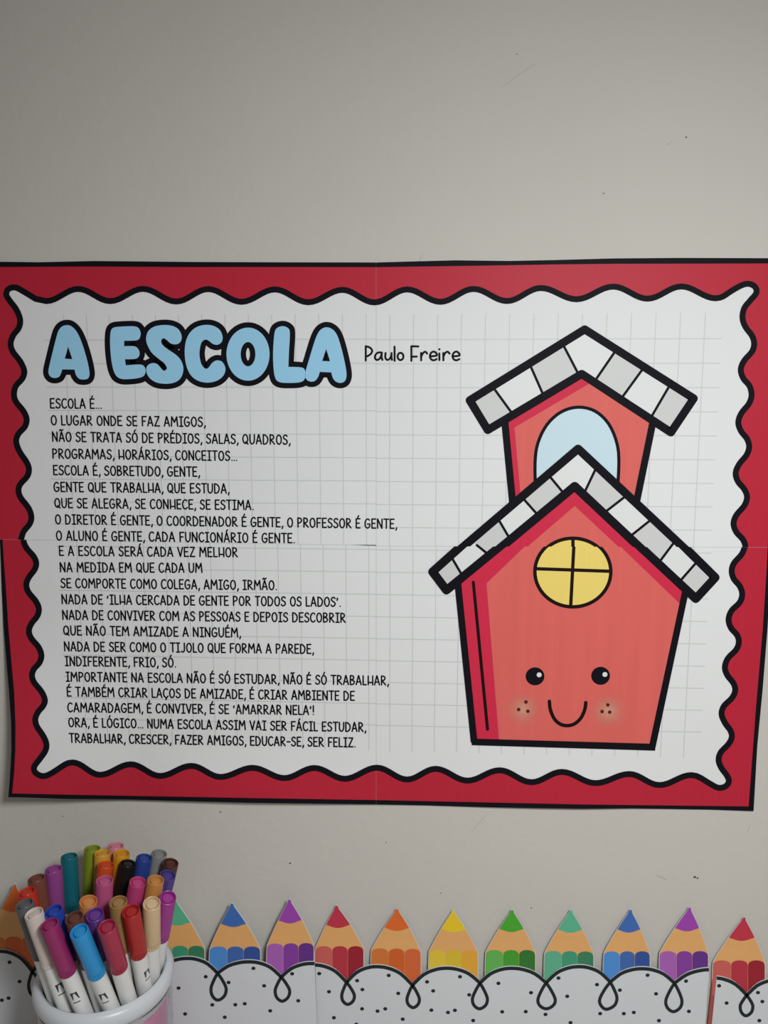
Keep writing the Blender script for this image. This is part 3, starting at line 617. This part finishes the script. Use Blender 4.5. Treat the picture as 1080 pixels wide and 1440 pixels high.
# ================================================================ CUP
def lathe(name, prof, m, parent, seg=64, mod=None, loc=(0, 0, 0), close=True, smooth=True):
    bm = bmesh.new(); rings = []
    for k, (r, z) in enumerate(prof):
        if r < 1e-6: rings.append([bm.verts.new((0, 0, z))]); continue
        ring = []
        for i in range(seg):
            rr = r * (mod(k, i) if mod else 1); a = 2 * math.pi * i / seg
            ring.append(bm.verts.new((rr * math.cos(a), rr * math.sin(a), z)))
        rings.append(ring)
    for a, b in zip(rings[:-1], rings[1:]):
        for i in range(seg):
            j = (i + 1) % seg
            if len(a) == 1 and len(b) == 1: continue
            if len(a) == 1: bm.faces.new((a[0], b[j], b[i]))
            elif len(b) == 1: bm.faces.new((a[i], a[j], b[0]))
            else: bm.faces.new((a[i], a[j], b[j], b[i]))
    bmesh.ops.recalc_face_normals(bm, faces=bm.faces[:])
    me = bpy.data.meshes.new(name); bm.to_mesh(me); bm.free()
    if smooth: me.polygons.foreach_set('use_smooth', [True] * len(me.polygons)); me.set_sharp_from_angle(angle=math.radians(38))
    o = new_obj(name, me, m, parent); o.location = loc; return o
CX, CY = -0.1955, -0.062; ZD = 0.836
M_rim = mat('white_plastic', (0.64, 0.68, 0.73), 0.32, 0.45); M_liner = mat('liner_plastic', (0.62, 0.60, 0.60), 0.5, 0.3)
M_pink = mat('pink_wrap', (0.80, 0.36, 0.56), 0.4, 0.35, 0.05, (25, 25, 25)); M_clear = mat('clear_plastic', (0.96, 0.95, 0.97), 0.06, 0.5, trans=1.0)
M_clear.node_tree.nodes['Principled BSDF'].inputs['IOR'].default_value = 1.2
cup = empty('marker_cup', (CX, CY, ZD)); tag(cup, 'round pen cup with thick white rim and pink wrap inside clear plastic', 'cup')
rim = lathe('rim', [(.0415, .090), (.0416, .1075), (.0423, .1095), (.0440, .1106), (.0462, .1102), (.0480, .1086), (.0489, .1062), (.0489, .1030), (.0483, .1000), (.0470, .0975), (.0456, .0968), (.0440, .0965), (.0440, .090), (.0415, .090)], M_rim, cup, 96)
rim['label'] = 'thick white rolled rim'
lathe('liner', [(0, .0340), (.0400, .0340), (.0413, .0352), (.0413, .0915), (.0420, .0915), (.0420, .0290), (0, .0290)], M_liner, cup, 64)
o = lathe('pink_wrap', [(.0424, .004), (.0424, .0962), (.0429, .0962), (.0429, .004), (.0424, .004)], M_pink, cup, 96); o['label'] = 'pink wrap behind clear wall'
o = lathe('clear_body', [(0, .0008), (.0440, .0008), (.0460, .003), (.0464, .0967), (.0470, .0967), (.0467, .002), (.0445, 0), (0, 0)], M_clear, cup, 96); o['label'] = 'clear plastic outer wall'

# ================================================================ MARKERS
M_barrel = mat('white_barrel', (0.78, 0.79, 0.78), 0.35, 0.45)
M_logo = mat('barrel_print', (0.03, 0.035, 0.06), 0.4, 0.4)
LEN = .150; CAPL = .0415; RC_ = .0060
# colour, top (x,y,z), foot (x,y), linear cap colour, label
MK = [
 ((-0.234, -0.0961, 1.0185), (-0.207, -0.079), (.13, .14, .15), 'dark grey capped marker leaning out at the far left of the cup'),
 ((-0.2231, -0.1052, 1.0183), (-0.1985, -0.0831), (.80, .70, .64), 'white capped marker between the dark grey and magenta ones, front left of cup'),
 ((-0.2086, -0.1138, 1.0165), (-0.1853, -0.0811), (.37, .03, .155), 'magenta capped marker leaning at the front left of the cup'),
 ((-0.188, -0.1157, 1.014), (-0.1698, -0.071), (.03, .36, .80), 'bright sky blue capped marker at the front centre of the cup'),
 ((-0.1719, -0.1099, 1.0137), (-0.1667, -0.0611), (.46, .035, .085), 'dark pinkish crimson capped marker right of the sky blue one'),
 ((-0.1609, -0.0955, 1.0156), (-0.1633, -0.0521), (.50, .025, .025), 'deep red capped marker between the crimson and the cream ones'),
 ((-0.1506, -0.0843, 1.0143), (-0.1696, -0.041), (.80, .60, .36), 'cream capped marker at the front right of the cup'),
 ((-0.1432, -0.0725, 1.0112), (-0.1797, -0.03), (.42, .05, .34), 'orchid purple capped marker at the far right edge of the cup'),
 ((-0.2383, -0.0844, 1.0198), (-0.2151, -0.073), (.62, .045, .02), 'tomato red capped marker above the dark grey one, in front of the orange pencil'),
 ((-0.2379, -0.0706, 1.0213), (-0.2235, -0.0667), (.22, .075, .05), 'reddish brown capped marker at the upper left of the cup'),
 ((-0.2305, -0.0597, 1.0219), (-0.231, -0.0555), (.34, .08, .32), 'dull violet capped marker behind the reddish brown one'),
 ((-0.2121, -0.1003, 1.0171), (-0.1907, -0.0718), (.02, .07, .48), 'cobalt blue capped marker between the white and magenta caps'),
 ((-0.1952, -0.1064, 1.017), (-0.1815, -0.0706), (.16, .055, .04), 'chestnut brown capped marker just left of the sky blue one'),
 ((-0.1845, -0.0987, 1.0143), (-0.1951, -0.0525), (.16, .05, .32), 'purple capped marker behind the sky blue and crimson ones'),
 ((-0.1924, -0.0899, 1.0181), (-0.2138, -0.0635), (.72, .28, .08), 'light orange capped marker in the middle of the cup, above the purple one'),
 ((-0.1891, -0.0695, 1.0206), (-0.2059, -0.0581), (.60, .12, .28), 'medium pink capped marker mid cup, in front of the orange red one'),
 ((-0.2266, -0.0426, 1.0219), (-0.2246, -0.0485), (.01, .17, .22), 'teal capped marker at the back left of the cup'),
 ((-0.214, -0.0305, 1.0215), (-0.2233, -0.0392), (.26, .34, .02), 'lime green capped marker at the back of the cup'),
 ((-0.204, -0.0363, 1.0217), (-0.2111, -0.0419), (.78, .40, .05), 'amber yellow capped marker between the lime green and pale pink ones'),
 ((-0.1964, -0.0486, 1.0197), (-0.2213, -0.0574), (.70, .09, .02), 'orange red capped marker in front of the amber yellow one'),
 ((-0.1984, -0.0242, 1.0206), (-0.2168, -0.0323), (.74, .28, .36), 'pale pink capped marker, the rearmost in the cup'),
 ((-0.1898, -0.0353, 1.021), (-0.2065, -0.0319), (.78, .36, .02), 'golden yellow capped marker right of the pale pink one'),
 ((-0.1818, -0.0439, 1.0184), (-0.2132, -0.0521), (.012, .012, .012), 'jet black capped marker in front of the golden yellow and royal blue ones'),
 ((-0.172, -0.037, 1.0191), (-0.201, -0.0397), (.03, .07, .34), 'royal blue capped marker at the back, left of the light grey one'),
 ((-0.1634, -0.0289, 1.0181), (-0.1974, -0.0301), (.28, .29, .29), 'light grey capped marker at the back right of the cup'),
 ((-0.1515, -0.0391, 1.0171), (-0.1892, -0.0346), (.10, .035, .025), 'dark brown capped marker at the right, behind the indigo one'),
 ((-0.1495, -0.0521, 1.0155), (-0.1923, -0.0436), (.08, .06, .28), 'indigo capped marker at the right, in front of the dark brown one'),
 ((-0.1546, -0.0633, 1.0184), (-0.186, -0.0549), (.66, .30, .08), 'ochre capped marker at the right, in front of the indigo one'),
 ((-0.1674, -0.0637, 1.0166), (-0.2042, -0.0487), (.62, .07, .24), 'bright rose pink capped marker between the medium pink and ochre ones'),
 ((-0.1713, -0.0908, 1.0189), (-0.1787, -0.0612), (.42, .24, .08), 'olive tan capped marker behind the crimson and red ones'),
]
def prot(name, prof, seg=40, mod=None):
    o = lathe(name, prof, None, None, seg, mod); return o
NOTCH = 20
def capmod(k, i):
    return 0.89 if (k in (3, 4)) and i % 3 == 0 else 1.0
cap_prof = [(.0054, -.0415), (.0058, -.0418), (.0060, -.0413), (.0060, -.0405), (.0060, -.0368), (.0060, -.0363), (.00598, -.0010), (.0058, -.0002), (.0055, 0), (.0052, -.0002), (.0050, -.0012), (.0049, -.0026), (0, -.0026)]
plug_prof = [(.0037, -.0028), (.0037, -.0014), (.0033, -.0008), (.0015, -.0006), (0, -.0006)]
bar_prof = [(0, -.150), (.0030, -.1500), (.0042, -.1490), (.0048, -.146), (.0053, -.110), (.0056, -.085), (.0056, -.0411), (.0050, -.0408), (.0050, -.038), (0, -.038)]
P_cap = P_plug = P_bar = None
for n_, (top, foot, colr, lab) in enumerate(MK):
    T_ = Vector(top); F_ = Vector((foot[0], foot[1], 0.872)); ax = (T_ - F_).normalized()
    root = empty('marker', F_); tag(root, lab, 'marker', 'markers standing in the cup')
    # turn the printed logo towards the viewer's side
    q = ax.to_track_quat('Z', 'Y'); M = q.to_matrix()
    side = Vector((0.25, -1, 0.3)); lx = M.transposed() @ side; ang = math.atan2(lx.y, lx.x)
    rot = (M @ Matrix.Rotation(ang, 3, 'Z')).to_euler()
    root.rotation_euler = rot
    LZ = (T_ - F_).length
    root.location = T_ - ax * LEN + Vector((0, 0, 0))
    nm = lab.split(' capped')[0]
    colr = tuple(c * 0.82 for c in colr)
    mc = mat(nm.replace(' ', '_') + '_cap', colr, 0.34, 0.4)
    if P_cap is None:
        P_bar = prot('barrel', bar_prof); P_bar.data.materials.append(M_barrel); P_cap = prot('cap', cap_prof, 60, capmod); P_plug = prot('cap_plug', plug_prof, 28)
        P_cap.data.materials.append(mc); P_plug.data.materials.append(mc)
        bar, cap, plug = P_bar, P_cap, P_plug
    else:
        bar, cap, plug = P_bar.copy(), P_cap.copy(), P_plug.copy()
        for o in (bar, cap, plug): COL.objects.link(o)
        cap.data = P_cap.data.copy(); cap.data.materials[0] = mc; plug.data = P_plug.data.copy(); plug.data.materials[0] = mc
    bar.parent = root; cap.parent = root; plug.parent = cap
    bar.location = cap.location = (0, 0, LEN); plug.location = (0, 0, 0)
    cap['label'] = nm + ' cap'
    if n_ < 6:                                       # printed emblem and bar on the barrels whose print shows
        turn = {0: 9.9, 1: 0.35, 2: 0.0, 3: -0.05, 4: 2.2, 5: 0.85}[n_]
        if turn < 9:
            k = bmesh.new()
            def quad(pts):                           # pts: (across in mm, up in mm), wrapped on the barrel
                vs = []
                for a, b_ in pts:
                    th = a / 5.65 + turn; vs.append(k.verts.new((.00567 * math.cos(th), .00567 * math.sin(th), LEN + b_ / 1000)))
                k.faces.new(vs)
            def seg(a, b_, c, d, n=3):
                for i in range(n):
                    f = lambda p, q_, t: (p[0] + (q_[0] - p[0]) * t, p[1] + (q_[1] - p[1]) * t)
                    quad([f(a, b_, i / n), f(a, b_, (i + 1) / n), f(d, c, (i + 1) / n), f(d, c, i / n)])
            z0 = -55.0
            seg((-2.4, z0), (2.2, z0), (2.2, z0 - 1.1), (-2.4, z0 - 1.1), 5)
            seg((-2.4, z0 - 1), (-.6, z0 - 1), (-1.4, z0 - 6.2), (-1.9, z0 - 6.4), 3)
            seg((.6, z0 - 1), (2.2, z0 - 1), (2.7, z0 - 6.4), (2.0, z0 - 6.0), 3)
            seg((-2.4, z0 - 8.2), (2.4, z0 - 8.2), (2.4, z0 - 9.0), (-2.4, z0 - 9.0), 5)
            bmesh.ops.recalc_face_normals(k, faces=k.faces[:])
            me = bpy.data.meshes.new('printed_emblem'); k.to_mesh(me); k.free()
            lo = new_obj('printed_emblem', me, M_logo, root)
            lo.location = (0, 0, 0); lo.parent = bar; lo.location = (0, 0, -LEN)
bpy.context.view_layer.update()
